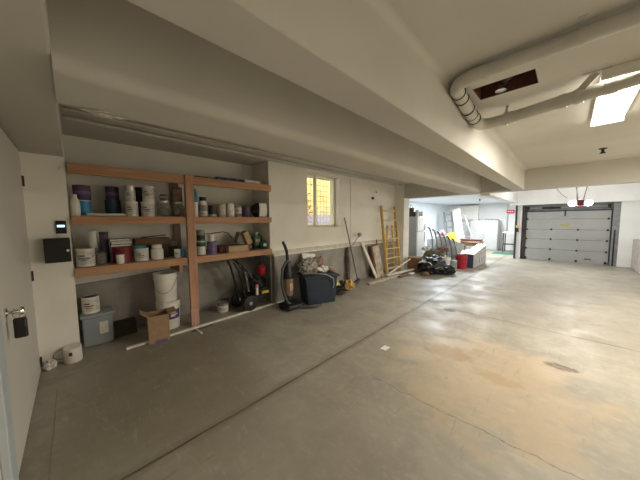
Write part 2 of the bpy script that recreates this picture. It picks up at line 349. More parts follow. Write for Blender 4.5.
# ---------------------------------------------------------------- cans etc
SLOT={}
def can(label,x,y,z,r,h,body,lid=STEEL,lab=None,handle=False,name='paint_can',cat='paint can',group=None,face=None,lf=(.12,.88),open_=False,tilt=None):
    t=thing(name,label,cat,(x,y,z),0,group)
    B().lathe([(r*.97,0),(r,.003),(r,.008),(r*.985,.012),(r*.985,h-.014),(r,h-.01),(r,h-.002),(r*.93,h),(r*.93,h-.006)]).out('body',body,t)
    if not open_: B().lathe([(r*.92,h-.006),(r*.92,h-.001),(r*.80,h-.002),(r*.78,h-.006),(.001,h-.006)]).out('lid',lid,t)
    a=math.atan2(-y,-x)
    if lab: B().lathe([(r*.99,h*lf[0]),(r*.99,h*lf[1])],seg=20,a0=a-1.35,a1=a+1.35).out('label',lab,t)
    if lab is OFFW:
        q=.02*math.sin(y*31)
        for f0,f1,w0,w1 in ((.60,.70,-.75,-.1),(.42,.50,-.75,.35+q*10),(.28,.33,-.6,.1)):
            zz=lf[0]+(lf[1]-lf[0])*f0; z2_=lf[0]+(lf[1]-lf[0])*f1
            B().lathe([(r*1.003,h*zz),(r*1.003,h*z2_)],seg=8,a0=a+w0,a1=a+w1).out('print_mark',DARKP if int(y*97)%3 else DRED,t)
    if handle:
        pp=[(r*1.01*math.cos(a+s),r*1.01*math.sin(a+s),h*.82-math.sin((s+1.4)/2.8*PI)*h*.42) for s in [-1.4+i*2.8/14 for i in range(15)]]
        B().tube([(p[0]*1.03,p[1]*1.03,p[2]) for p in pp],.0018,5).out('handle',DARK,t)
    return t
def box_(label,x,y,z,w,d,h,mat,name='box',cat='box',rz=0,tilt=None,parts=(),group=None,bev=.004):
    t=thing(name,label,cat,(x,y,z),rz,group)
    if tilt: t.rotation_euler=(tilt[0],tilt[1],rz)
    B().box(-w/2,w/2,-d/2,d/2,0,h).out('body',mat,t,bevel=bev); return t
ZT,ZM,ZL=2.135,1.571,1.001
# middle shelf, left bay
can('blue labelled can at the left of the middle shelf, under a purple tub',-4.06,.10,ZM,.078,.19,WHITE,STEEL,BLUE,lf=(.1,.95))
can('leftmost purple tub, stacked on the blue labelled can',-4.06,.10,ZM+.193,.080,.17,PURPLE,DARK,VIOLET,lf=(.35,.6),name='paint_tub',cat='paint tub')
t=thing('plastic_jug','white plastic jug at the left end of the middle shelf','jug',(-3.87,.035,ZM)); 
B().lathe([(.036,0),(.040,.006),(.040,.14),(.034,.175),(.018,.205),(.016,.225)]).out('body',WHITE,t); B().lathe([(.018,.218),(.018,.238),(.001,.24)]).out('cap',WHITE,t)
t=thing('paint_tray','long shallow white tray lying on the middle shelf','tray',(-3.98,.30,ZM)); b=B()
b.prism([(-.17,.0),(.17,.0),(.185,.04),(.178,.04),(.165,.008),(-.165,.008),(-.178,.04),(-.185,.04)],'X',-.08,.08); b.box(-.08,-.075,-.17,.17,0,.035); b.box(.075,.08,-.17,.17,0,.035); b.out('tray',WHITE,t); B().tube([(.0,.17,.035),(.0,.20,.038),(.0,.235,.045)],.008,8).out('handle',OFFW,t)
can('dark blue can under a purple tub, behind the white tray',-4.17,.385,ZM,.081,.215,DBLUE,DARK,DBLUE)
can('purple tub on the dark blue can, behind the white tray',-4.17,.385,ZM+.218,.070,.165,PURPLE,DARK,VIOLET,lf=(.3,.55),name='paint_tub',cat='paint tub')
can('white paint can on the middle shelf under the bare metal can',-3.95,.549,ZM,.066,.19,WHITE,STEEL,OFFW)
can('bare metal can stacked on a white can of the middle shelf',-3.95,.541,ZM+.193,.056,.19,STEEL,STEEL,OFFW,lf=(.2,.7))
can('white can with a wire handle, under the upper white can of the middle shelf',-3.95,.722,ZM,.077,.195,WHITE,STEEL,OFFW,True)
can('upper white paint can stacked on the middle shelf beside the dark can',-3.95,.735,ZM+.198,.070,.20,WHITE,STEEL,OFFW,True)
can('lower dark can in the gap between white cans on the middle shelf',-4.12,.66,ZM,.06,.19,DARK,DARK)
can('black paint can stacked between the metal and the white can',-4.12,.66,ZM+.193,.06,.20,NAVY,DARK)
def jar(label,x,y,z,r,h,fill,lid=DARK):
    t=thing('glass_jar',label,'jar',(x,y,z)); B().lathe([(r*.95,0),(r,.008),(r,h*.72),(r*.8,h*.85),(r*.78,h*.9)]).out('glass',JARG,t)
    B().lathe([(r*.8,h*.88),(r*.82,h*.89),(r*.82,h),(.001,h+.001)]).out('lid',lid,t)
    B().blob((0,0,h*.34),(r*.86,r*.86,h*.30),.15,4,2,int(y*10)).out('contents',fill,t); return t
jar('large glass screw jar on the middle shelf, under a small jar',-3.95,.905,ZM,.082,.215,DBROWN,STEEL)
jar('small jar stacked on the large screw jar',-3.95,.905,ZM+.217,.05,.085,DBROWN,DARK)
jar('glass jar beside the post on the middle shelf, with a brown can on it',-3.95,1.075,ZM,.074,.21,CLOTHB,STEEL)
can('brown can stacked on the jar beside the post',-3.95,1.075,ZM+.213,.066,.20,BROWN,DARK,CLOTHB)
# middle shelf, right bay
t=thing('spray_bottle','tall blue and white bottle right of the shelf post','bottle',(-3.9,1.295,ZM)); B().lathe([(.034,0),(.036,.005),(.036,.21),(.034,.215)]).out('body',WHITE,t); B().lathe([(.034,.215),(.036,.22),(.036,.36),(.02,.385),(.02,.405),(.001,.406)]).out('top',BLUE,t)
can('grey paint can right of the blue bottle on the middle shelf',-3.95,1.425,ZM,.062,.18,GREYC,STEEL,OFFW,lf=(.1,.5))
can('small black and white can on the grey can near the post',-3.95,1.425,ZM+.183,.050,.13,WHITE,DARK,BLACK,lf=(.45,.9))
can('dark paint can between the grey can and the pale can of the middle shelf',-3.95,1.565,ZM,.060,.18,DARK,STEEL,OFFW,lf=(0.02,.22))
can('tan labelled paint can in the middle of the right bay of the middle shelf',-3.93,1.70,ZM,.064,.195,LWOOD,DARK,OFFW,lf=(.2,.65))
can('tallest tin in the right bay of the middle shelf, with a pale lid',-3.93,1.845,ZM,.064,.225,OFFW,WHITE,WHITE,True)
can('pale tin with a metal lid beside the tallest tin',-3.93,1.98,ZM,.062,.195,GREYC,STEEL,OFFW,lf=(.3,.8))
can('dark purple can left of the black bag on the middle shelf',-3.98,2.15,ZM,.076,.185,PURPLE,DARK)
t=thing('tool_bag','black bag with a white paper front at the right end of the middle shelf','bag',(-3.93,2.385,ZM)); B().blob((0,-.02,.125),(.10,.135,.135),.10,2,3,5,flat=-.9).out('body',BLACK,t)
B().sheet(1,1,6,8,lambda u,v:(.09+.025*math.sin(v*3),-.06+u*.15,.01+v*.235)).out('paper',WHITE,t)
# top shelf
box_('dark end carton on the top shelf, left of the blue carton',-4.0,1.48,ZT,.12,.30,.045,DARK,'carton','carton')
box_('long blue printed carton lying flat on the top shelf',-4.0,1.88,ZT,.12,.46,.07,M('blue_carton',(.06,.09,.25),.6,n=.5,scale=30),'carton','carton')
box_('white carton at the right of the top shelf, beside the blue carton',-3.98,2.27,ZT,.12,.30,.075,WHITE,'carton','carton')
# low shelf, left bay
can('big white paint can at the left end of the low shelf',-3.9,.085,ZL,.083,.205,WHITE,STEEL,OFFW,True)
jar('brown jar with a pale label right of the big white can on the low shelf',-3.9,.222,ZL,.046,.165,DBROWN,DARK)
can('dark tall tin behind the brown jar on the low shelf',-4.06,.265,ZL,.045,.385,DARK,DARK,PURPLE,lf=(.3,.9),name='tall_tin',cat='tin')
can('squat tin carrying the white roll, behind the brown jar',-4.08,.165,ZL,.045,.19,GREYC,DARK)
can('white cylinder standing on the squat tin on the low shelf',-4.08,.165,ZL+.192,.040,.205,WHITE,WHITE,name='paper_roll',cat='roll')
can('dark red paint can with a white label on the low shelf',-3.95,.42,ZL,.095,.195,DRED,DARK,None)
t=thing('label_tub','white tub standing before the dark red can','tub',(-3.812,.385,ZL)); B().lathe([(.036,0),(.042,.11),(.044,.115),(.001,.116)]).out('body',WHITE,t); B().lathe([(.045,.112),(.045,.122),(.001,.123)]).out('lid',DRED,t)
for i,(dy,c,l) in enumerate(((0,BLACK,'dark book at the bottom of the pile on the dark red can'),(.01,OFFW,'pale book in the middle of the pile on the dark red can'),(-.008,DBROWN,'dark book on top of the pile on the dark red can'))):
    t=thing('book',l,'book',(-3.97,.41+dy,ZL+.197+i*.034)); B().box(-.07,.07,-.10,.10,0,.032).out('cover',c,t,bevel=.002); B().box(.071,.072,-.095,.095,.005,.027).out('pages',OFFW,t)
can('white paint tin with a teal lid on the low shelf',-3.9,.612,ZL,.078,.165,WHITE,TEAL,OFFW,lf=(.05,.9))
can('teal lidded small tub on the white tin',-3.9,.60,ZL+.166,.066,.035,TEAL,TEAL,name='paint_tub',cat='tub')
t=thing('plastic_jar','short white screw top jar on the low shelf, right of the teal lid','jar',(-3.9,.785,ZL)); B().lathe([(.066,0),(.072,.01),(.072,.13),(.055,.15),(.05,.155)]).out('body',WHITE,t); B().lathe([(.056,.152),(.058,.156),(.058,.195),(.05,.2),(.001,.2)]).out('cap',WHITE,t)
t=thing('wooden_crate','brown wooden crate stacked behind the white tins of the low shelf','crate',(-4.13,.77,ZL)); b=B(); b.box(-.10,.10,-.19,.19,.0,.20); b.out('body',DBROWN,t); b=B(); b.box(.10,.112,-.20,.20,.195,.275); b.box(-.112,-.10,-.20,.20,.195,.275); b.box(-.10,.10,-.20,-.188,.195,.275); b.box(-.10,.10,.188,.20,.195,.275); b.box(-.1,.1,-.19,.19,.2,.21); b.out('tray',BROWN,t)
tag(B().bar((-4.10,.64,ZL+.285),(-4.06,.93,ZL+.315),.03,.012).out('wood_stick',DBROWN),'dark stick lying on the brown crate','stick')
can('small white labelled tin at the right of the low shelf, left of the post',-3.87,1.02,ZL,.040,.118,WHITE,STEEL,OFFW,name='small_tin',cat='tin')
can('small blue tin beside the post on the low shelf',-3.87,1.09,ZL,.028,.112,BLUE,WHITE,name='small_tin',cat='tin')
can('dark green drum behind the small tins of the low shelf',-4.12,1.02,ZL,.085,.135,DARK,DARK,name='metal_drum',cat='drum')
t=thing('mixing_bowl','grey bowl sitting on the dark drum beside the post','bowl',(-4.12,1.02,ZL+.137)); B().lathe([(.03,0),(.06,.02),(.08,.07),(.084,.085),(.078,.085),(.056,.025),(.001,.012)]).out('body',GREYC,t)
# low shelf, right bay
can('green and white paint can right of the post on the low shelf',-3.93,1.36,ZL,.068,.205,WHITE,DARK,GREEN,lf=(.62,.98))
can('grey can stacked on the green and white can',-3.95,1.37,ZL+.208,.060,.17,GREYC,STEEL,DARK,lf=(.1,.5))
can('purple and white labelled can on the low shelf',-3.9,1.512,ZL,.073,.195,VIOLET,WHITE,None)
can('small white tin on the purple can',-3.9,1.512,ZL+.198,.042,.10,WHITE,WHITE,name='small_tin',cat='tin')
tag(B().tube([(-4.1,1.50,ZL+.02),(-4.1,1.45,ZL+.3),(-4.06,1.58,ZL+.31),(-4.02,1.75,ZL+.33),(-3.99,1.82,ZL+.31),(-3.97,1.93,ZL+.16),(-3.96,2.0,ZL+.14)],.007,6).out('bent_rod',DARK),'thin dark bent rod rising behind the purple can','rod')
box_('reddish brown folded tarp under the pale box on the low shelf',-4.06,1.93,ZL,.30,.58,.10,M('red_brown',(.22,.09,.07),.8),'folded_tarp','tarp',bev=.03)
box_('pale flat cardboard box at the front of the low shelf',-3.845,1.905,ZL,.11,.34,.105,CARDL,'cardboard_box','box')
box_('brown tilted box leaning on the pile of the low shelf',-4.0,2.19,ZL+.105,.16,.10,.23,CARDL,'cardboard_box','box',tilt=(.42,0))
box_('dark brown box left of the tilted box on the low shelf',-4.06,2.03,ZL+.105,.14,.14,.20,CLOTHG,'cardboard_box','box',tilt=(-.35,0))
t=thing('oil_jug','dark green jug at the right end of the low shelf','jug',(-4.06,2.39,ZL)); B().box(-.06,.06,-.085,.085,0,.24).out('body',GREEN,t,bevel=.02); B().tube([(0,-.05,.235),(0,-.05,.28),(0,.03,.29),(0,.06,.235)],.012,8).out('handle',GREEN,t); B().lathe([(.02,.235),(.02,.30),(.001,.30)],(0,-.0,0)).out('cap',WHITE,t)
B().box(.061,.064,-.05,.04,.06,.17).out('label',OFFW,t)
t=thing('seed_bag','small green bag in front of the dark green jug','bag',(-3.9,2.43,ZL)); B().blob((0,0,.075),(.06,.07,.08),.15,3,3,2,flat=-.9).out('body',GREEN,t); B().box(.05,.062,-.03,.03,.05,.10).out('label',OFFW,t)
# ---------------------------------------------------------------- thermostat, black box
t=thing('thermostat','small black wall controller with a lit blue white screen','thermostat',(-3.8,-.088,1.385)); B().box(0,.022,-.04,.04,0,.135).out('housing',BLACK,t,bevel=.006)
B().box(.0222,.0232,-.028,.028,.068,.092).out('screen',M('lcd',(.55,.8,1.),.3,emit=1.6,n=.0),t)
t=thing('key_box','black metal box on the wall under the small lit controller','box',(-3.8,-.125,1.09)); B().box(0,.10,-.095,.095,0,.25).out('housing',BLACK,t,bevel=.008); B().cyl((.10,.075,.12),(.115,.075,.12),.012).out('latch',CHROME,t)
B().box(.101,.105,-.088,.088,.008,.242).out('door',BLACK,t,bevel=.003)
# ---------------------------------------------------------------- floor things under the shelf
t=thing('storage_tote','grey translucent tote under the left of the shelf','tote',(-4.12,.14,0))
b=B(); b.prism([(-.115,0),(.115,0),(.14,.36),(-.14,.36)],'Y',-.13,.15); b.out('body',CLEARP,t,bevel=.015)
B().box(-.155,.155,-.145,.165,.36,.395).out('lid',GREYP,t,bevel=.01); B().box(.125,.135,.02,.10,.14,.29).out('sticker',OFFW,t)
can('white paint can standing on the grey tote',-4.12,.10,.396,.083,.20,WHITE,STEEL,OFFW)
def bucket(label,x,y,z,r,h,lab=False,open_=False,mat=WHITE,name='bucket',wire=True,cat='bucket'):
    t=thing(name,label,cat,(x,y,z)); p=[(r*.86,0),(r*.88,.004),(r*.97,h*.80),(r*1.03,h*.80),(r*1.03,h*.84),(r*.99,h*.845),(r,h*.95),(r*1.03,h*.96),(r*1.03,h)]
    if open_: p+=[(r*.97,h),(r*.85,.02),(.001,.015)]
    B().lathe(p,seg=32).out('body',mat,t)
    if not open_: B().lathe([(r*1.0,h),(r*1.0,h+.006),(r*.8,h+.002),(.001,h+.002)],seg=32).out('lid',mat,t)
    a=math.atan2(-y,-x)
    if wire:
        f=[(-1.3+i*2.6/16) for i in range(17)]
        B().tube([(r*1.04*math.cos(a+s),r*1.04*math.sin(a+s),h*(.80-.45*math.sin((s+1.3)/2.6*PI)+.12*s)) for s in f],.0022,5).out('handle',DARK,t)
    if lab:
        o=B().lathe([(r*.945,h*.38),(r*.965,h*.72)],seg=16,a0=a-.2,a1=a+1.1).out('label',M('bucket_label',(.09,.05,.16),.5,n=.05),t)
        for zz,wd in ((.60,.5),(.52,.62),(.47,.4)): B().lathe([(r*.968,h*zz),(r*.972,h*(zz+.045))],seg=8,a0=a+.15,a1=a+.15+wd).out('print_line',OFFW,t)
    return t
bucket('lower white bucket of the stack under the shelf, with a purple label',-3.98,.90,0,.150,.385,True,wire=False)
bucket('upper open white bucket with a wire handle, stacked under the shelf',-3.98,.885,.392,.145,.40,False,True)
def openbox(label,x,y,z,w,d,h,mat,rz=0,name='cardboard_box',flaps=True):
    t=thing(name,label,'box',(x,y,z),rz); th=.006; b=B()
    b.box(-w/2,w/2,-d/2,d/2,0,th); b.box(-w/2,-w/2+th,-d/2,d/2,th,h); b.box(w/2-th,w/2,-d/2,d/2,th,h); b.box(-w/2+th,w/2-th,-d/2,-d/2+th,th,h); b.box(-w/2+th,w/2-th,d/2-th,d/2,th,h); b.out('body',mat,t)
    if flaps:
        b=B(); b.bar((-w/2,0,h),(-w/2-.10,0,h-.04),d,.004); b.out('flap',mat,t); b=B(); b.bar((0,d/2,h),(0,d/2+.09,h+.01),w,.004,); b.out('flap',mat,t)
        b=B(); b.bar((0,-d/2,h),(0,-d/2-.07,h+.05),w*.9,.004); b.out('flap',mat,t)
    return t
t=openbox('open brown cardboard box on the floor before the stacked white buckets',-3.66,.70,0,.24,.22,.34,CARD,R(-6))
B().box(.121,.1225,-.05,.09,.0,.035).out('sticker',VIOLET,t)
box_('dark low box on the floor left of the cardboard box',-4.18,.42,0,.18,.24,.17,DBROWN,'wooden_box','box')
t=thing('paint_can','white can with a red mark lying against the wall near the door hinge','paint can',(-3.74,-.13,.0)); t.rotation_euler=(0,R(8),0)
B().lathe([(.070,0),(.072,.004),(.072,.165),(.070,.17),(.001,.168)],(0,.05,.0)).out('body',WHITE,t)
B().tube([(0.02,-.02-.075*math.sin(a),.12+.055*math.cos(a)) for a in [i*PI/10 for i in range(11)]],.0025,6).out('handle',DARK,t); B().box(.068,.073,.02,.045,.10,.14).out('mark',DRED,t)
tag(B().blob((-3.72,-.25,.028),(.055,.05,.05),.6,3,3,4,flat=-.5).out('paper_rag',CLOTHW),'crumpled white rag on the floor near the door hinge','rag')
# white lath
tag(B().bar((-3.62,.36,.0125),(-3.72,2.72,.0125),.045,.025).out('white_lath',WWOOD,bevel=.003),'long white lath lying along the floor before the shelf','wood strip')
t=thing('folding_ruler','small forked white clip on the floor at the foot of the shelf post','clip',(-3.53,1.14,0)); B().bar((-.06,-.01,.008),(.13,.0,.008),.022,.014).out('arm',WWOOD,t); B().bar((-.03,-.08,.006),(-.03,.0,.006),.014,.01).out('arm',DARK,t); B().bar((-.035,.0,.006),(-.06,.22,.006),.012,.008).out('tail',DARK,t)
t=can('dark opened paint can on the floor under the shelf, right of the post',-4.02,1.70,0,.09,.155,GREYC,DARK,OFFW,lf=(.05,.75),open_=True)
B().tube([(.09*math.cos(a),.09*math.sin(a),.155+.05*math.sin(a/1)) for a in [i*PI/12 for i in range(13)]],.004,6).out('handle',DARK,t)
# pressure washer
pw=thing('pressure_washer','black wheeled pressure washer with a red engine, under the right end of the shelf','pressure washer',(-3.86,2.12,0),R(0))
def wheel(x,y,n='wheel'):
    m=Matrix.Rotation(R(90),4,'Y')
    o=B().lathe([(.03,-.03),(.09,-.03),(.125,-.025),(.135,-.01),(.135,.01),(.125,.025),(.09,.03),(.03,.03)],(x,y,.137),28,m).out(n,BLACK,pw); B().lathe([(.02,-.034),(.03,.032),(.012,.038),(.001,.04)],(x,y,.137),18,m).out('hub',GREYP,o)
wheel(.17,-.10); wheel(-.16,-.14)
b=B(); b.tube([(.13,-.06,.14),(.12,.22,.12),(.12,.26,.30),(.10,.0,.52),(.08,-.17,.78),(.07,-.24,.86)],.020); b.tube([(-.13,-.06,.14),(-.12,.22,.12),(-.12,.26,.30),(-.10,.0,.52),(-.10,-.16,.78),(-.11,-.24,.88)],.014); b.tube([(.10,.0,.52),(-.10,.0,.52)],.012); b.tube([(-.15,-.1,.137),(.16,-.1,.137)],.012); b.out('frame',DARK,pw)
B().tube([(.08,-.215,.82),(.07,-.29,.885),(.07,-.31,.89)],.02).out('grip',BLACK,pw); B().tube([(-.10,-.17,.80),(-.11,-.25,.895),(-.11,-.27,.90)],.02).out('grip',BLACK,pw)
B().box(-.11,.11,-.02,.24,.14,.22).out('base_tray',DARK,pw,bevel=.01)
e=B(); e.box(-.09,.12,.0,.30,.20,.34); e.blob((.0,.15,.40),(.12,.15,.17),.10,3,3,1); e.out('engine',BLACK,pw)
B().lathe([(.075,.0),(.08,.02),(.08,.12),(.05,.16),(.001,.165)],(.02,.22,.56)).out('tank',REDM,pw); B().lathe([(.035,.72),(.035,.77),(.03,.775),(.001,.78)],(.02,.22,.0)).out('cap',BLACK,pw)
B().box(-.02,.06,.19,.26,.46,.56).out('shroud',DARK,pw,bevel=.01)
B().box(.12,.16,.14,.28,.235,.285).out('handle_panel',YEL,pw,bevel=.01); B().lathe([(.022,.0),(.022,.10),(.016,.12),(.001,.12)],(.16,.04,.25)).out('bottle',WHITE,pw); B().lathe([(.026,.12),(.026,.17),(.001,.175)],(.16,.04,.25)).out('bottle_cap',M('pink_plastic',(.75,.35,.42),.5),pw)
b=B(); b.tube([(.14+.02*math.sin(a*1.3),.10+.13*math.cos(a),.44+.13*math.sin(a)) for a in [i*.35 for i in range(40)]],.011,6); b.out('hose',BLACK,pw)
b=B(); b.tube([(.16,-.16,.12),(.12,-.18,.40),(.10,-.25,.70),(.10,-.33,.84)],.014,8); b.tube([(-.12,-.16,.12),(-.1,-.22,.45),(-.08,-.30,.75),(-.06,-.36,.86)],.018,8); b.tube([(.10,-.17,.74),(.13,.0,.62),(.14,.14,.50),(.12,.22,.36)],.009,6); b.tube([(.08,-.18,.76),(.11,-.08,.5),(.1,-.02,.3),(.1,.05,.2)],.008,6); b.out('cable',BLACK,pw)
B().bar((.05,-.05,.30),(.07,-.12,.66),.02,.02).out('lance',STEEL,pw)
# ---------------------------------------------------------------- vacuum
vc=thing('upright_vacuum','black upright vacuum with a clear dust cup, left of the navy bin','vacuum cleaner',(-3.35,2.60,0),R(0))
B().box(-.12,.19,-.18,.17,.012,.10).out('head',BLACK,vc,bevel=.03)
B().lathe([(.05,.0),(.065,.03),(.062,.13),(.05,.16)],(-.06,0,.08)).out('motor',BLACK,vc)
B().lathe([(.075,.0),(.085,.02),(.088,.29),(.06,.31)],(-.05,0,.21)).out('dust_cup',glassy('amber_cup',(.30,.20,.14),.85,.2),vc)
B().box(.02,.04,-.035,.035,.30,.43).out('sticker',M('orange_label',(.55,.34,.25),.5,n=.3,scale=30),vc)
B().lathe([(.088,0),(.095,.05),(.075,.12),(.045,.24),(.028,.32)],(-.06,0,.50)).out('upper_body',BLACK,vc)
B().tube([(-.06,0,.70),(-.05,-.01,.85),(-.04,-.03,.98),(-.03,-.07,1.07),(-.02,-.12,1.15)],[.03,.026,.025,.026,.022],10).out('handle',BLACK,vc)
B().tube([(-.02,.02,.80),(.02,-.09,.82),(.04,-.19,.70),(.05,-.21,.45),(.05,-.17,.28),(.06,-.10,.12),(.10,.0,.06),(.24,.12,.035),(.34,.24,.035),(.35,.40,.035)],.022,10).out('hose',M('grey_hose',(.07,.07,.07),.5),vc)
# ---------------------------------------------------------------- navy bin with junk
bn=thing('storage_bin','navy blue plastic bin heaped with rags beside the vacuum','bin',(-3.28,3.20,0),R(-22))
b=B(); b.prism([(-.27,0),(.27,0),(.32,.50),(-.32,.50)],'X',-.20,.20)
b.out('body',NAVY,bn,bevel=.02)
b=B(); b.box(-.235,.235,-.345,.345,.48,.52); b.out('rim',NAVY,bn,bevel=.01)
tag(B().blob((-3.42,3.10,.63),(.13,.20,.17),.35,2.3,4,11,sharp=True).out('grey_rag',CLOTHG),'grey crumpled cloth heaped on the navy bin','rag')
tag(B().blob((-3.50,3.36,.66),(.12,.19,.12),.30,2.3,4,12,sharp=True).out('brown_rag',CLOTHB),'brown cloth heaped on the navy bin','rag')
t=thing('white_board','white board sticking up out of the navy bin','board',(-3.52,3.22,.62)); B().box(-.01,.01,-.16,.17,0,.25).out('board',WHITE,t); t.rotation_euler=(R(-8),R(-18),0)
tag(B().blob((-3.30,3.38,.565),(.07,.10,.06),.6,4,3,13,sharp=True).out('crumpled_paper',CLOTHW),'crumpled white paper on the right of the navy bin heap','paper')
tag(B().blob((-3.26,3.54,.555),(.10,.08,.05),.5,4,3,14,sharp=True).out('plastic_wrap',LWOOD),'tan plastic wrap at the right rim of the navy bin','wrap')
t=thing('small_bottle','small white bottle lying in the heap of the navy bin','bottle',(-3.2,3.20,.60)); B().lathe([(.03,0),(.032,.01),(.032,.07),(.015,.09),(.015,.105),(.001,.106)],(0,0,0),16,Matrix.Rotation(R(70),4,'X')).out('body',WHITE,t)
tag(B().tube([(-3.26,2.95,.56),(-3.12,3.04,.56),(-3.02,3.16,.54),(-2.955,3.28,.46),(-2.975,3.32,.34),(-2.99,3.31,.28)],.009,8).out('grey_cable',GREYP),'grey cable looping over the side of the navy bin','cable')
# toys / bags right of bin
tag(B().blob((-3.42,3.98,.085),(.13,.34,.10),.45,2.5,4,21,flat=-.75,sharp=True).out('black_bag',BLACK),'flat black bag on the floor right of the navy bin','bag')
tag(B().blob((-3.40,3.86,.15),(.07,.10,.07),.5,3,3,22,sharp=True).out('lime_bag',M('lime_print',(.62,.62,.22),.6,n=.5,scale=25)),'pale lime crumpled bag on the black bag','bag')
tag(B().blob((-3.55,3.98,.19),(.06,.11,.09),.4,3,3,23,sharp=True).out('rust_bag',M('rust_print',(.42,.19,.10),.7)),'rust brown bag behind the lime bag','bag')
tag(B().blob((-3.26,4.12,.12),(.07,.12,.09),.9,3.5,4,24,sharp=True).out('yellow_bundle',M('yellow_print',(.62,.42,.14),.6,n=.4,scale=22)),'bright yellow orange bundle on the floor right of the navy bin','bundle')
tag(B().blob((-3.24,3.78,.03),(.10,.12,.035),.5,3,3,25,flat=-.6).out('dark_rag',DARK),'dark rag on the floor at the foot of the navy bin','rag')
t=thing('hand_tool','dark tool with a raised end right of the yellow bundle','tool',(-3.35,4.42,0)); B().bar((0,-.15,.03),(-.05,.25,.13),.06,.05).out('body',M('dark_violet',(.05,.04,.07),.5),t); B().bar((.04,-.12,.02),(.0,.05,.05),.05,.04).out('head',BLACK,t)
# long pole, bracket pole, brown post
tag(B().tube([(-3.46,4.72,.01),(-3.77,4.58,1.57)],[.011,.013],8).out('broom_pole',DARK),'long thin dark pole leaning against the wall right of the window','pole')
t=thing('bracket_pole','grey pole with a round bracket at its top, leaning beside the long dark pole','pole',(-3.62,4.66,0)); B().tube([(.02,-.08,.0),(.0,.0,.88),(-.06,.38,1.12)],.012,8).out('pole',GREYP,t); B().cyl((-.08,.39,1.13),(-.02,.39,1.16),.05).out('bracket',GREYP,t); B().tube([(-.06,.38,1.12),(-.06,.46,1.17)],.02,8).out('hook',GREYP,t)
t=thing('brown_post','short dark brown weathered post leaning on the concrete ledge','post',(-3.62,4.52,0)); B().tube([(.02,.0,0),(.0,.01,.3),(-.01,.0,.6),(-.02,.03,.87)],[.05,.042,.048,.04],8).out('stake',M('weathered',(.15,.11,.08),.9,n=.4,scale=12),t)
t=thing('white_plank','white plank leaning on the ledge left of the wrapped board','plank',(-3.45,5.50,0)); B().bar((0,0,.01),(-.225,-.36,.96),.09,.025,(1,0,.3)).out('board',WWOOD,t)
t=thing('dark_stick','thin dark stick beside the wrapped boards','stick',(-3.55,5.80,0)); B().bar((0.02,0.10,0),(-.12,.02,.98),.022,.022).out('stick',BROWN,t)
t=thing('wrapped_boards','brown boards wrapped in pale plastic, leaning on the ledge','boards',(-3.5,5.72,0)); m=Matrix.Rotation(R(-9),4,'Y')@Matrix.Rotation(R(5),4,'X')
B().box(-.05,.03,-.21,.13,.0,.86,m).out('boards',M('rust_board',(.20,.08,.05),.8,n=.3),t); B().box(.03,.05,-.15,.15,.0,.83,m).out('wrap',M('pale_wrap',(.50,.42,.34),.5,n=.25,scale=8),t)
def ladder(name,label,p0,p1,w,rungs,mat,rail=.03,dep=.06,rm=None,top=.0,up=(1,0,0),side=(0,1,0),rd=.02):
    p0=Vector(p0);p1=Vector(p1);s=Vector(side).normalized(); t=thing(name,label,'ladder',p0); d=p1-p0
    for k in (-1,1): B().bar(s*k*w/2,d+s*k*(w/2-top),rail,dep,up).out('rail',mat,t,bevel=.003)
    for i in range(rungs):
        f=(i+.7)/(rungs+.2); ww=w/2-top*f
        B().bar(d*f-s*ww,d*f+s*ww,rd,dep*.8 if rd>.015 else rd,up).out('rung',rm or mat,t)
    return t
L1=ladder('step_ladder','yellow step ladder leaning against the wall left of the opening',(-3.38,6.28,0),(-3.70,6.45,1.90),.74,7,LADY,.032,.07,M('ladder_rung',(.70,.52,.26)),.0,rd=.028)
for k in (-1,1): B().bar((-.12,k*.24+.03,.02),(-.28,k*.13+.22,1.35),.03,.04,(1,0,0)).out('rear_leg',LADY,L1)
for f in (.2,.4,.6,.8): B().bar((-.12-.16*f,-.24+.03+(.11+.19)*f,.02+1.33*f),(-.12-.16*f,.24+.03+(-.11+.19)*f,.02+1.33*f),.02,.03,(1,0,0)).out('rear_brace',LADY,L1)
# lumber
def plank(l,p0,p1,w,h,m,g=None): return tag(B().bar(p0,p1,w,h).out('lumber',m,bevel=.003),l,'plank',g)
plank('grey plank at the front of the lumber pile',(-3.25,4.82,.02),(-3.16,6.12,.02),.10,.035,LWOOD)
plank('pale white plank on top of the lumber pile',(-3.30,5.75,.065),(-3.10,7.0-.1,.085),.09,.035,WWOOD)
plank('brown plank of the lumber pile nearest the cardboard box',(-3.05,5.95,.022),(-3.0,7.15,.022),.09,.04,BROWN)
plank('tan plank at the back of the lumber pile',(-3.43,5.70,.022),(-3.28,6.95,.022),.09,.04,LWOOD)
plank('slanting white stick rising from the lumber pile to the pier',(-3.25,5.78,.11),(-3.24,6.98,.36),.03,.03,WWOOD)
box_('brown cardboard box beside the foot of the pier',-3.20,7.20,0,.30,.36,.40,M('box_brown',(.26,.14,.08),.85),'cardboard_box','box')
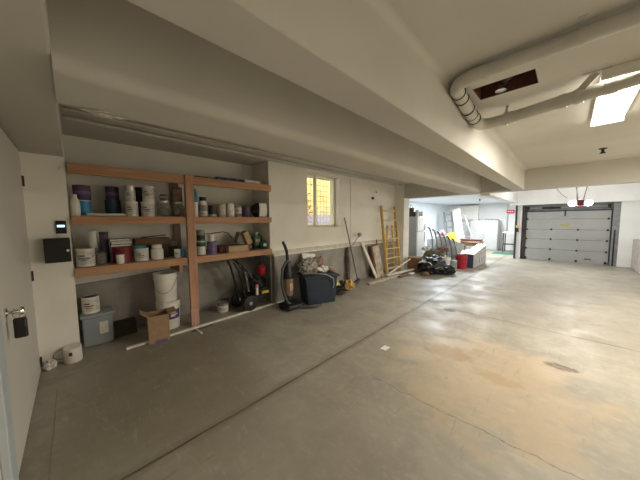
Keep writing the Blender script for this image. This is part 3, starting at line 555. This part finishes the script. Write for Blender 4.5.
# black bag
t=thing('rubbish_bag','large black bag with a grey sheet on it, in front of the fridge','bag',(-2.66,7.20,0)); B().blob((0,0,.19),(.32,.44,.25),.28,1.8,4,31,flat=-.75,sharp=True).out('bag',BLACK,t); B().blob((.22,-.02+.1,.10),(.32,.26,.16),.3,2,4,33,flat=-.6,sharp=True).out('bag_end',BLACK,t)
B().sheet(1,1,14,10,lambda u,v:(-.30+.50*v,-.38+.75*u,.40+.05*noise.noise(Vector((u*4,v*4,1)))-.9*(v-.4)**2*.4-.25*(u-.5)**2)).out('sheet',CLOTHW,t)
B().tube([(.12,-.25,.33),(.25,.0,.28),(.36,.2,.15)],.012,6).out('strap',GREYP,t); B().tube([(.0,-.3,.33),(.22,-.1,.26),(.38,.05,.12)],.01,6).out('strap',GREYP,t)
tag(B().blob((-2.66,6.66,.05),(.09,.08,.06),.4,3,3,35,flat=-.8).out('dusty_rag',CLOTHB),'brown dusty rag at the foot of the black bag','rag')
tag(B().blob((-3.0,6.55,.03),(.07,.14,.03),.4,3,3,36,flat=-.8).out('pale_rag',CLOTHW),'pale rag on the floor before the lumber pile','rag')
# canvas heap
tag(B().blob((-3.02,8.12,.26),(.29,.36,.32),.30,2.2,4,41,flat=-.88,sharp=True).out('olive_sack',CLOTHO),'olive canvas sack heaped behind the black bag','sack')
tag(B().blob((-2.80,8.38,.56),(.13,.20,.08),.7,2.6,4,42,sharp=True).out('pink_brown_cloth',M('rose_brown',(.30,.17,.14),.9)),'rose brown cloth on the right of the olive sack','cloth')
tag(B().blob((-3.16,7.90,.60),(.10,.16,.07),.7,3.2,4,43,sharp=True).out('pale_cloth',CLOTHW),'crumpled cream cloth on the left of the olive sack','cloth')
# fridge
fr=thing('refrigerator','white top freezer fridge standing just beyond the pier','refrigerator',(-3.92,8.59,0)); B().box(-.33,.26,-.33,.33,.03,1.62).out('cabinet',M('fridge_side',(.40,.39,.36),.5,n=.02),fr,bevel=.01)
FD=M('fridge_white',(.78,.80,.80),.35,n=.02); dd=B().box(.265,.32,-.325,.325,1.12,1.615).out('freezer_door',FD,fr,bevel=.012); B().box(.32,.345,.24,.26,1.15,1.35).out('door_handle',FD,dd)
dd=B().box(.265,.32,-.325,.325,.08,1.105).out('fridge_door',FD,fr,bevel=.012); B().box(.32,.345,.24,.26,.75,1.07).out('door_handle',FD,dd)
B().box(-.3,.24,-.3,.3,0,.03).out('plinth',BLACK,fr)
t=thing('wicker_basket','dark brown upright basket on the left of the fridge top','basket',(-3.90,8.38,1.62)); B().lathe([(.07,0),(.09,.02),(.10,.30),(.085,.30),(.075,.03)],seg=18).out('body',M('wicker',(.13,.07,.05),.9,n=.4,scale=40),t); B().tube([(0,-.09,.29),(0,-.05,.40),(0,.05,.40),(0,.09,.29)],.01,6).out('handle',DBROWN,t)
can('cream round tin beside the basket on the fridge top',-3.70,8.42,1.62,.06,.22,OFFW,OFFW,name='round_tin',cat='tin') 
box_('dark olive box on the middle of the fridge top',-3.78,8.62,1.62,.20,.22,.17,M('olive_box',(.07,.08,.03),.6,n=.5,scale=20),'gift_box','box')
t=thing('cream_pitcher','cream pitcher at the right of the fridge top','pitcher',(-3.72,8.83,1.62)); B().lathe([(.045,0),(.06,.05),(.05,.12),(.045,.15),(.05,.18)],seg=18).out('body',OFFW,t); B().tube([(0,.05,.14),(0,.09,.12),(0,.09,.06),(0,.055,.04)],.008,6).out('handle',OFFW,t)
# clear bin, rack
t=thing('clear_bin','tall clear bin beside the fridge','bin',(-3.50,9.30,0)); b=B(); b.lathe([(.17,0),(.2,.78),(.21,.80),(.205,.80),(.19,.78)],seg=4,mat=Matrix.Rotation(R(45),4,'Z')); b.out('body',CLEARP,t)
rk=thing('metal_rack','silver rack of six slanting bars with black tips, behind the sack','rack',(-3.15,8.95,0))
P0=Vector((-3.38,8.62,1.24)); P1=Vector((-2.64,8.70,.88))
for i in range(6):
    f=i/5; p=P0.lerp(P1,f); o=B().tube([p+Vector((3.15,-8.95,0)),p+Vector((3.15+.045,-8.95,-.04)),p+Vector((3.15+.12,-8.93,-.34)),p+Vector((3.15+.16,-8.93,-p.z+.10))],.022,8).out('bar',M('rack_grey',(.30,.31,.33),.4,.5),rk)
    B().tube([p+Vector((3.15-.03,-8.95,.008)),p+Vector((3.15+.03,-8.95,-.025)),p+Vector((3.15+.065,-8.945,-.12))],.024,8).out('black_tip',BLACK,o)
B().bar((-.05,-.29,.08),(.78,-.21,.08),.05,.05).out('base_rail',ALU,rk)
b=B(); b.bar((-.02,-.19,.72),(.74,-.11,.44),.01,.55,(0,0,1)); b.out('panel',M('pale_blue_panel',(.75,.84,.92),.5),rk)
# buckets
bucket('red bucket on the floor at the right of the heap',-2.28,8.42,0,.16,.42,False,True,REDM)
bucket('white bucket left of the red bucket',-2.60,8.02,0,.13,.36,False,True,WHITE)
bucket('grey pail between the white and the red bucket',-2.42,8.15,0,.10,.26,False,False,GREYP,'pail',True,'pail')
tag(B().blob((-2.36,7.72,.05),(.10,.08,.06),.5,3,3,44,flat=-.8).out('white_rag',CLOTHW),'white rag on the floor before the white bucket','rag')
# ramp
rp=thing('loading_ramp','white topped grey ribbed ramp lying beyond the red bucket','ramp',(-2.12,9.3,0))
b=B(); bm=b.bm; A=[bm.verts.new(p) for p in ((-.13,-.62,0),(.09,-.62,0),(.14,.78,.0),(-.10,.78,.0),(-.13,-.62,.40),(.09,-.62,.40),(.14,.78,.62),(-.10,.78,.62))]
for f in ((3,2,1,0),(4,5,6,7),(0,1,5,4),(1,2,6,5),(2,3,7,6),(3,0,4,7)): bm.faces.new([A[i] for i in f])
b.out('body',M('ramp_grey',(.36,.36,.37),.5),rp)
b=B(); b.bar((-.02,-.63,.415),(.02,.79,.635),.26,.03); b.out('top_plate',WHITE,rp); B().box(-.14,.10,-.645,-.622,0,.42).out('end_plate',M('navy_end',(.06,.07,.14),.5),rp)
for i in range(7):
    f=(i+.5)/7; x=.09+.05*f; y=-.62+1.4*f; B().box(x,x+.025,y-.03,y+.03,.02,.38+.2*f).out('rib',M('rib_pale',(.62,.62,.62),.5),rp)
t=thing('folded_ramp','second white and navy ramp lying behind the ribbed ramp','ramp',(-2.42,9.25,0)); B().box(-.10,.08,-.5,.6,0,.36).out('body',NAVY,t); B().bar((-.01,-.52,.385),(-.01,.62,.43),.17,.03).out('top_plate',WHITE,t)
tag(B().blob((-2.70,9.2,.46),(.17,.22,.09),.3,3,3,45,sharp=True).out('mint_cloth',M('mint_cloth',(.45,.62,.60),.8)),'mint green cloth on the heap left of the ramps','cloth')
box_('white crate carrying the mint green cloth',-2.72,9.22,0,.30,.5,.36,WHITE,'storage_crate','crate')
# boards pile beyond
t=thing('table_stand','low stand carrying brown boards before the white cabinet','stand',(-2.68,11.0,0)); B().box(-.30,.30,-.3,.3,.5,.54).out('top',BROWN,t)
for sx in (-1,1):
    for sy in (-1,1): B().box(sx*.27-.02,sx*.27+.02,sy*.27-.02,sy*.27+.02,0,.5).out('leg',DBROWN,t)
for i,(a,c,l) in enumerate(((.05,BROWN,'lowest brown board on the stand'),(-.1,CARDL,'tan board in the middle of the stand pile'),(.12,M('maroon',(.16,.05,.05),.6),'maroon board on top of the stand pile'))):
    t=thing('flat_board',l,'board',(-2.66,11.0,.545+i*.075),a); B().box(-.36,.36,-.22,.22,0,.05).out('board',c,t)
# grey step ladder, white boards, silver ladder, yellow chair
L2=ladder('step_ladder','grey step ladder standing against the far left wall',(-4.10,13.2,0),(-4.33,13.35,1.9),.42,6,M('grey_ladder',(.30,.32,.34),.5),.05,.06,None,.04,up=(0,1,0),side=(1,0,0),rd=.05)
for k in (-1,1): B().bar((k*.20,.55,0),(k*.16-.23,.22,1.88),.03,.04,(0,1,0)).out('rear_leg',M('grey_ladder',(.3,.32,.34)),L2)
t=thing('white_door_panel','tall white panel leaning right of the grey step ladder','panel',(-3.70,13.0,0)); B().bar((.20,-.1,.0),(-.22,.3,2.02),.34,.04,(0,1,0)).out('panel',WHITE,t)
ladder('aluminium_ladder','silver ladder leaning against the white panel',(-2.98,12.8,0),(-3.62,13.05,1.68),.30,6,ALU,.05,.05,None,0,up=(0,1,0),side=(1,.0,.35),rd=.04)
t=thing('garden_chair','yellow slatted chair before the ladders','chair',(-2.98,10.3,0)); b=B()
B().bar((-.22,.1,.42),(.20,.1,.42),.36,.03).out('seat',YEL,t); B().bar((-.14,.22,.44),(-.30,.32,.98),.30,.03,(0,1,0)).out('backrest',YEL,t)
for sx in (-.2,.18):
    for sy in (-.05,.25): B().bar((sx,sy,0),(sx,sy,.42),.035,.035).out('leg',YEL,t)
tag(B().blob((-3.62,10.6,.95),(.12,.14,.12),.4,3,3,46,sharp=True).out('pink_bag',M('pink_cloth',(.62,.30,.30),.8)),'pink cloth bundle left of the yellow chair','cloth')
box_('grey storage box carrying the pink bundle',-3.62,10.6,0,.4,.4,.86,GREYP,'storage_box','box')
# cabinet at the back
cb=thing('white_cabinet','large white two door cabinet against the far wall','cabinet',(-2.92,14.6,0)); B().box(-.62,.55,-.28,.38,.0,1.46).out('body',M('cabinet_white',(.52,.53,.52),.5,n=.02),cb,bevel=.01)
CW=M('cabinet_white',(.6,.6,.6))
for x0,x1,hx in ((-.60,-.04,-.09),(-.03,.53,.02)):
    dd=B().box(x0,x1,-.30,-.281,.06,1.43).out('door',CW,cb,bevel=.004); B().box(hx,hx+.02,-.325,-.30,.62,.75).out('door_handle',ALU,dd)
for i,(x,w_,h_,c,l) in enumerate(((-3.32,.22,.05,OFFW,'pale flat parcel at the left of the cabinet top'),(-3.02,.25,.06,GREYP,'grey flat parcel on the cabinet top, second from the left'),(-2.72,.2,.045,BROWN,'brown flat parcel on the cabinet top, third from the left'),(-2.48,.14,.04,DARK,'dark flat parcel at the right of the cabinet top'))):
    t=thing('flat_parcel',l,'parcel',(x,14.55,1.46)); B().box(-w_/2,w_/2,-.15,.15,0,h_).out('parcel',c,t,bevel=.005)
t=thing('wall_cupboard','white wall cupboard with two shelves lines above the cabinet, left','cupboard',(-3.80,14.85,1.50)); B().box(-.52,.50,-.12,.149,0,.73).out('body',WHITEW,t,bevel=.004); B().box(-.50,.48,-.135,-.121,.02,.34).out('door',WHITE,t); B().box(-.50,.48,-.135,-.121,.36,.71).out('door',WHITE,t)
# red sign, pipe, bench, mat
t=thing('fire_hose_sign','small red box sign on the far wall above the bench','sign',(-2.0,14.93,1.8)); B().box(-.15,.14,-.03,.069,0,.15).out('panel',M('red_sign',(.60,.02,.04),.5),t); 
for x0,x1 in ((-.11,-.06),(-.04,.02),(.04,.10)): B().box(x0,x1,-.033,-.03,.05,.10).out('print_mark',WHITE,t)
tag(B().tube([(-2.12,14.93,.9),(-2.12,14.93,2.25)],.02,8).out('wall_pipe',ALU),'thin vertical pipe on the far wall above the bench','pipe')
t=thing('utility_bench','narrow dark bench with a pale top left of the garage door column','bench',(-1.85,14.1,0)); B().box(-.26,.30,-.28,.28,.88,.93).out('top',OFFW,t)
for sx in (-.22,.26):
    for sy in (-.24,.24): B().box(sx-.02,sx+.02,sy-.02,sy+.02,0,.88).out('leg',DARK,t)
B().box(-.24,.28,-.2,.2,.35,.38).out('lower_shelf',DARK,t)
tag(B().box(-2.35,-1.46,13.0,13.75,.0,.012).out('green_mat',M('green_turf',(.06,.22,.14),.95,n=.3,scale=40)),'green mat on the floor left of the garage door column','mat')
# ---------------------------------------------------------------- garage door
gd=thing('garage_door','closed white sectional garage door with black hinges','garage door',(-.10,12.10,0))
GP=M('garage_panel',(.34,.34,.325),.5,n=.03,scale=2); GL=M('panel_groove',(.22,.22,.21),.7)
zs=[.0,.42,.78,1.13,1.50,1.78]
for i in range(5):
    dd=B().box(-1.02,1.04,-.02,.02,zs[i]+.003,zs[i+1]-.002).out('door_section',GP,gd,bevel=.003)
    if i: 
        for x in ((-1.0,-.33,.33,.99) if i<4 else (-1.,.99)): B().box(x-.024,x+.024,-.035,-.02,zs[i]-.03,zs[i]+.03).out('hinge',BLACK,gd)
for x in (-1.0,-.33,.33,.99): B().box(x-.028,x+.028,-.035,-.02,.03,.10).out('hinge',BLACK,gd)
B().box(-1.04,1.06,-.06,-.02,1.765,1.80).out('top_strut',BLACK,gd); B().box(-.42,.36,-.035,-.02,1.565,1.585).out('strut',GREYP,gd)
B().box(.52,.68,-.04,-.02,.14,.165).out('lift_handle',DARK,gd); B().box(.80,.98,-.04,-.02,.86,.885).out('lock_bar',GREYP,gd)
B().box(-.02,.02,-.06,-.02,1.6,1.80).out('arm_bracket',BLACK,gd)
YG=M('yellow_green_ink',(.42,.44,.06),.7)
for x0,x1,z0,z1 in ((-.10,.10,1.255,1.31),(.05,.13,1.30,1.335),(-.03,.0,1.24,1.26)): B().box(x0,x1,-.0215,-.02,z0,z1).out('sticker',YG,gd)
for x in (-1.07,1.10): B().box(x-.03,x+.03,-.06,.0,0,1.98).out('track',DARK,gd)
B().cyl((-1.05,-.04,1.90),(1.08,-.04,1.90),.014).out('torsion_shaft',GREYP,gd); B().cyl((-.60,-.04,1.90),(-.12,-.04,1.90),.030).out('spring',BLACK,gd); B().cyl((.95,-.04,1.90),(1.02,-.04,1.90),.055).out('cable_drum',BLACK,gd); B().cyl((-1.02,-.04,1.90),(-.95,-.04,1.90),.055).out('cable_drum',BLACK,gd)
tag(B().box(1.015,1.045,11.99,12.018,0,1.15).out('black_strip',BLACK),'vertical black strip at the right jamb of the garage door','strip')
tag(B().box(-1.445,-1.385,11.90,11.96,0,2.02).out('black_post',DARK),'thin dark post at the left of the garage door','post')
t=thing('wall_switch','yellow and black switch box on the dark post beside the garage door','switch',(-1.37,11.86,1.02)); B().box(-.05,.05,-.03,.03,0,.16).out('box',BLACK,t); B().box(-.035,.035,-.03,.03,.165,.25).out('yellow_plate',YEL,t)
# opener with lamps
EM=M('lamp_glow',(1.,.96,.88),.5,emit=9,n=0)
op=thing('door_opener','red garage door opener with two glowing lamps hanging from the ceiling','door opener',(.19,9.5,1.86)); B().box(-.07,.07,-.14,.14,-.02,.14).out('motor',M('opener_red',(.14,.02,.03),.4),op,bevel=.02)
B().blob((-.145,0,.05),(.085,.11,.075),.0,1,3).out('lamp',EM,op); B().blob((.145,0,.05),(.085,.11,.075),0,1,3).out('lamp',EM,op)
B().bar((0,.14,.06),(0,2.44,.02),.05,.04).out('rail',JAMB,op)
for (a,c) in (((-.05,0,.13),(-.14,0,.88)),((.05,0,.13),(.16,0,.88)),((-.06,.1,.13),(-.14,.1,.88))): B().bar(a,c,.02,.006,(0,1,0)).out('strap',DARK,op)
B().tube([(-.25,0,.20),(-.36,0,.30),(-.46,0,.45),(-.50,0,.88)],.006,6).out('cable',DARK,op)
t=thing('security_camera','small black fitting high on the right wall at the frame edge','camera',(1.48,9.3,2.15)); B().box(-.10,.038,-.05,.05,.0,.10).out('housing',BLACK,t,bevel=.02); B().box(-.08,.038,-.04,.04,.16,.30).out('mount',BLACK,t,bevel=.01)
# ---------------------------------------------------------------- ceiling pipes
PIPE=M('painted_pvc',(.54,.525,.475),.5,n=.04)
pz=2.505; r=.043; z2=2.42
p=thing('drain_pipe','thick white drain pipe turning back on itself under the ceiling','pipe',(0,0,0))
B().tube([(4.0,2.055,pz),(-.50,2.055,pz)],r,20).out('pipe_run',PIPE,p)
def arc(c,r0,a0,a1,n,u,v): return [Vector(c)+Vector(u)*r0*math.cos(a0+(a1-a0)*i/n)+Vector(v)*r0*math.sin(a0+(a1-a0)*i/n) for i in range(n+1)]
B().tube([(-.46,2.055,pz)]+arc((-.52,2.205,pz),.15,-PI/2,-PI,8,(1,0,0),(0,1,0))+[(-.67,2.26,pz-.008)],r*1.10,20).out('elbow',PIPE,p)
B().tube([(-.67,2.23,pz-.002),(-.67,2.38,pz-.03),(-.67,2.58,pz-.062),(-.665,2.78,z2+.004)],r*1.1,20).out('coupling',PIPE,p)
B().tube([(-.667,2.72,z2+.012),(-.665,2.78,z2+.003)]+arc((-.565,2.80,z2),.10,PI,PI/2,8,(1,0,0),(0,1,0))+[(-.50,2.898,z2)],r*1.2,20).out('elbow',PIPE,p)
R2=lambda x:(x,2.90-.085*(x+.52)/.81,z2+.045*(x+.52)/.81)
B().tube([R2(-.54),R2(.6),(4.0,2.74,2.50)],r*1.15,20).out('pipe_run',PIPE,p)
for q0,q1 in (((-.48,2.055,pz),(-.44,2.055,pz)),(R2(-.44),R2(-.40)),(R2(-.10),R2(-.06)),(R2(-.02),R2(.03)),(R2(.14),R2(.20))): B().cyl(q0,q1,r*(1.13 if q0[1]<2.3 else 1.27),seg=20).out('collar',PIPE,p)
for q in ((-.67,2.24,pz-.004,0,1,-.1),(-.67,2.33,pz-.02,0,1,-.2),(-.67,2.50,pz-.05,0,1,-.17),(-.67,2.62,z2+.022,0,1,-.15),(-.667,2.70,z2+.013,0,1,-.1)):
    c=Vector(q[:3]);dv=Vector(q[3:]).normalized()*.004; B().cyl(c-dv,c+dv,r*1.24,seg=20).out('clamp_band',DARK,p)
def strap(x,y,z,rr): 
    b=B(); b.lathe([(rr+.003,-.012),(rr+.003,.012)],(x,y,z),20,Matrix.Rotation(R(90),4,'Y')); return b
t=thing('pipe_strap','thin metal hanger strap around the lower pipe, left of the lamp','hanger',R2(-.46)); b=strap(0,0,0,r*1.3); b.bar((0,-.0,r),(.0,.06,CZ-z2),.022,.003); b.out('strap',PIPE,t)
t=thing('pipe_bracket','flat metal bracket holding the lower pipe, next to the lamp','hanger',R2(.0)); b=strap(0,0,0,r*1.3); b.bar((0,-.03,.02),(.09,-.10,CZ-2.449-.004),.045,.004,(0,1,0)); b.box(.02,.16,-.12,-.08,CZ-2.449-.005,CZ-2.449); b.out('bracket',PIPE,t)
t=thing('pipe_clip','small metal clip holding the upper pipe to the ceiling','hanger',(.0,2.055,pz)); b=strap(0,0,0,r*1.02); b.box(-.02,.02,-.10,-.04,.05,.062); b.out('clip',PIPE,t)
t=thing('hole_pipe','short grey pipe with a chrome coupling inside the ceiling hole','pipe',(-.42,2.50,CZ+.02)); B().tube([(.16,-.02,.07),(.06,-.01,.06),(.0,0,.03),(-.02,.01,-.03)],.030,12).out('pipe',DARK,t); B().cyl((-.02,.01,-.045),(-.02,.01,-.01),.038).out('coupling',CHROME,t); B().cyl((.09,-.015,.08),(.12,-.016,.085),.028).out('coupling',WHITE,t)
# fluorescent
fl=thing('fluorescent_light','bright white fluorescent ceiling light partly behind the lower pipe','ceiling light',(.228,3.39,CZ)); B().box(-.115,.115,-.65,.65,-.035,0).out('housing',WHITE,fl)
b=B(); b.prism([(-.105,-.035),(.105,-.035),(.095,-.068),(-.095,-.068)],'Y',-.625,.625); b.out('diffuser',M('diffuser_glow',(1.,.93,.80),.5,emit=11,n=0),fl)
B().box(-.115,.115,.625,.65,-.072,-.035).out('end_cap',WHITE,fl); B().box(-.115,.115,-.65,-.625,-.072,-.035).out('end_cap',WHITE,fl)
def sprinkler(x,y,z,label):
    t=thing('fire_sprinkler',label,'sprinkler',(x,y,z)); B().lathe([(.045,0),(.042,-.012),(.018,-.016),(.016,-.05),(.034,-.07),(.034,-.076),(.001,-.078)]).out('head',DARK,t)
sprinkler(.31,5.75,CZ,'small dark ceiling sprinkler beyond the fluorescent light'); sprinkler(-2.5,11.33,2.30,'small dark ceiling sprinkler in the far alcove')
t=thing('wall_fitting','small dark round fitting high on the wall above the yellow ladder','fitting',(-3.8,5.80,2.10)); B().cyl((0,0,0),(.04,0,0),.035).out('fitting',DARK,t)
t=thing('wall_fitting','tiny pale fitting high on the wall right of the dark one','fitting',(-3.8,5.98,2.27)); B().cyl((0,0,0),(.03,0,0),.02).out('fitting',GREYP,t)
# conduits behind beam
for i,(x,z,rr,l) in enumerate(((-3.05,CZ-.02,.014,'conduit on the ceiling nearest the beam'),(-3.30,CZ-.02,.012,'middle conduit on the ceiling above the shelf'),(-3.56,CZ-.025,.018,'conduit on the ceiling nearest the wall'))):
    tag(B().tube([(x,.0,z),(x,6.98,z)],rr,8).out('ceiling_conduit',CEIL),'thin painted '+l,'conduit')
tag(B().cyl((-3.793,4.84,.96),(-3.793,4.84,2.5),.006,seg=6).out('wall_cable',CEIL),'thin vertical cable on the wall right of the window','cable')
tag(B().blob((-1.95,.17,2.135),(.022,.085,.014),.8,5,4,50,sharp=True).out('plaster_patch',OFFW),'crumbling plaster patch under the beam edge above the shelf','patch')
tag(B().box(-1.49,-1.42,2.47,2.57,0,.002).out('paper_scrap',WHITE),'small white paper scrap on the floor by the long joint','paper')
GR={'glass_jar':'glass jars on the middle shelf','book':'books on the dark red can','lumber':'planks of the lumber pile','ceiling_conduit':'conduits on the ceiling behind the beam','flat_board':'boards on the low stand','flat_parcel':'flat parcels on the white cabinet','fire_sprinkler':'ceiling sprinklers','fluorescent_light':'fluorescent ceiling lights','small_tin':'small tins on the low shelf','paint_tub':'tubs on the shelves','carton':'cartons on the top shelf','wall_fitting':'fittings high on the left wall','bucket':'buckets'}
for o in list(D.objects):
    if o.parent or 'label' not in o: continue
    k=o.name.split('.')[0]
    if k in GR: o['group']=GR[k]
    elif k=='paint_can': o['group']='paint cans on the pine shelves' if o.location.z>.9 else 'paint cans on and near the floor'
# ---------------------------------------------------------------- lights
def area(name,loc,size,energy,col,rot=(0,0,0),sy=None):
    l=D.lights.new(name,'AREA'); l.energy=energy; l.color=col; l.size=size
    if sy: l.shape='RECTANGLE'; l.size_y=sy
    o=D.objects.new(name,l); COL.objects.link(o); o.location=loc; o.rotation_euler=rot; return o
WARM=(1.,.93,.81)
area('tube_light',(.215,3.40,CZ-.075),.19,60,WARM,sy=1.2)
# the room's other ceiling lamps, right of the view
def lampfix(x,y,z,e,col,label,L=1.2):
    t=thing('fluorescent_light',label,'ceiling light',(x,y,z)); B().box(-.15,.15,-L/2,L/2,-.035,0).out('housing',WHITE,t)
    B().box(-.13,.13,-L/2+.03,L/2-.03,-.06,-.035).out('diffuser',M('diffuser_glow',(1,1,1)),t)
    area('tube_light',(x,y,z-.065),.22,e,col,sy=L-.1)
lampfix(2.6,5.2,CZ,185,WARM,'ceiling light at the right side of the room, out of view')
area('alcove_tube',(-3.4,10.0,2.27),.25,130,(.84,.93,1.),sy=1.2)
area('alcove_tube',(-2.7,12.6,2.27),.25,105,(.95,.98,1.),sy=1.2)
def pt(loc,e,col,r=.08):
    l=D.lights.new('bulb','POINT'); l.energy=e; l.color=col; l.shadow_soft_size=r; o=D.objects.new('bulb',l); COL.objects.link(o); o.location=loc
pt((.03,9.5,1.78),30,(1.,.98,.95),.12); pt((.36,9.5,1.78),30,(1.,.98,.95),.12); pt((.19,9.5,2.25),30,(1,.98,.95),.12)
wd=D.worlds.new('sky'); SC.world=wd; wd.use_nodes=True; bg=wd.node_tree.nodes['Background']; bg.inputs[0].default_value=(.95,.97,1,1); bg.inputs[1].default_value=3.0
# ---------------------------------------------------------------- camera
cam=D.cameras.new('camera'); co=D.objects.new('camera',cam); COL.objects.link(co); SC.camera=co
cam.sensor_width=36; cam.sensor_fit='HORIZONTAL'; cam.lens=247.6*36/640; cam.clip_start=.02
y_,p_,r_=R(45.1),R(4.444),R(-.4386)
F=Vector((-math.sin(y_)*math.cos(p_),math.cos(y_)*math.cos(p_),-math.sin(p_))); rt=Vector((math.cos(y_),math.sin(y_),0)); up=rt.cross(F)
Rr=rt*math.cos(r_)+up*math.sin(r_); U=-rt*math.sin(r_)+up*math.cos(r_)
co.matrix_world=Matrix.Translation((0,0,1.5))@Matrix((Rr,U,-F)).transposed().to_4x4()
vs_=SC.view_settings; vs_.view_transform='Standard'; vs_.look='None'; vs_.gamma=1; vs_.use_curve_mapping=False; vs_.exposure=0.06
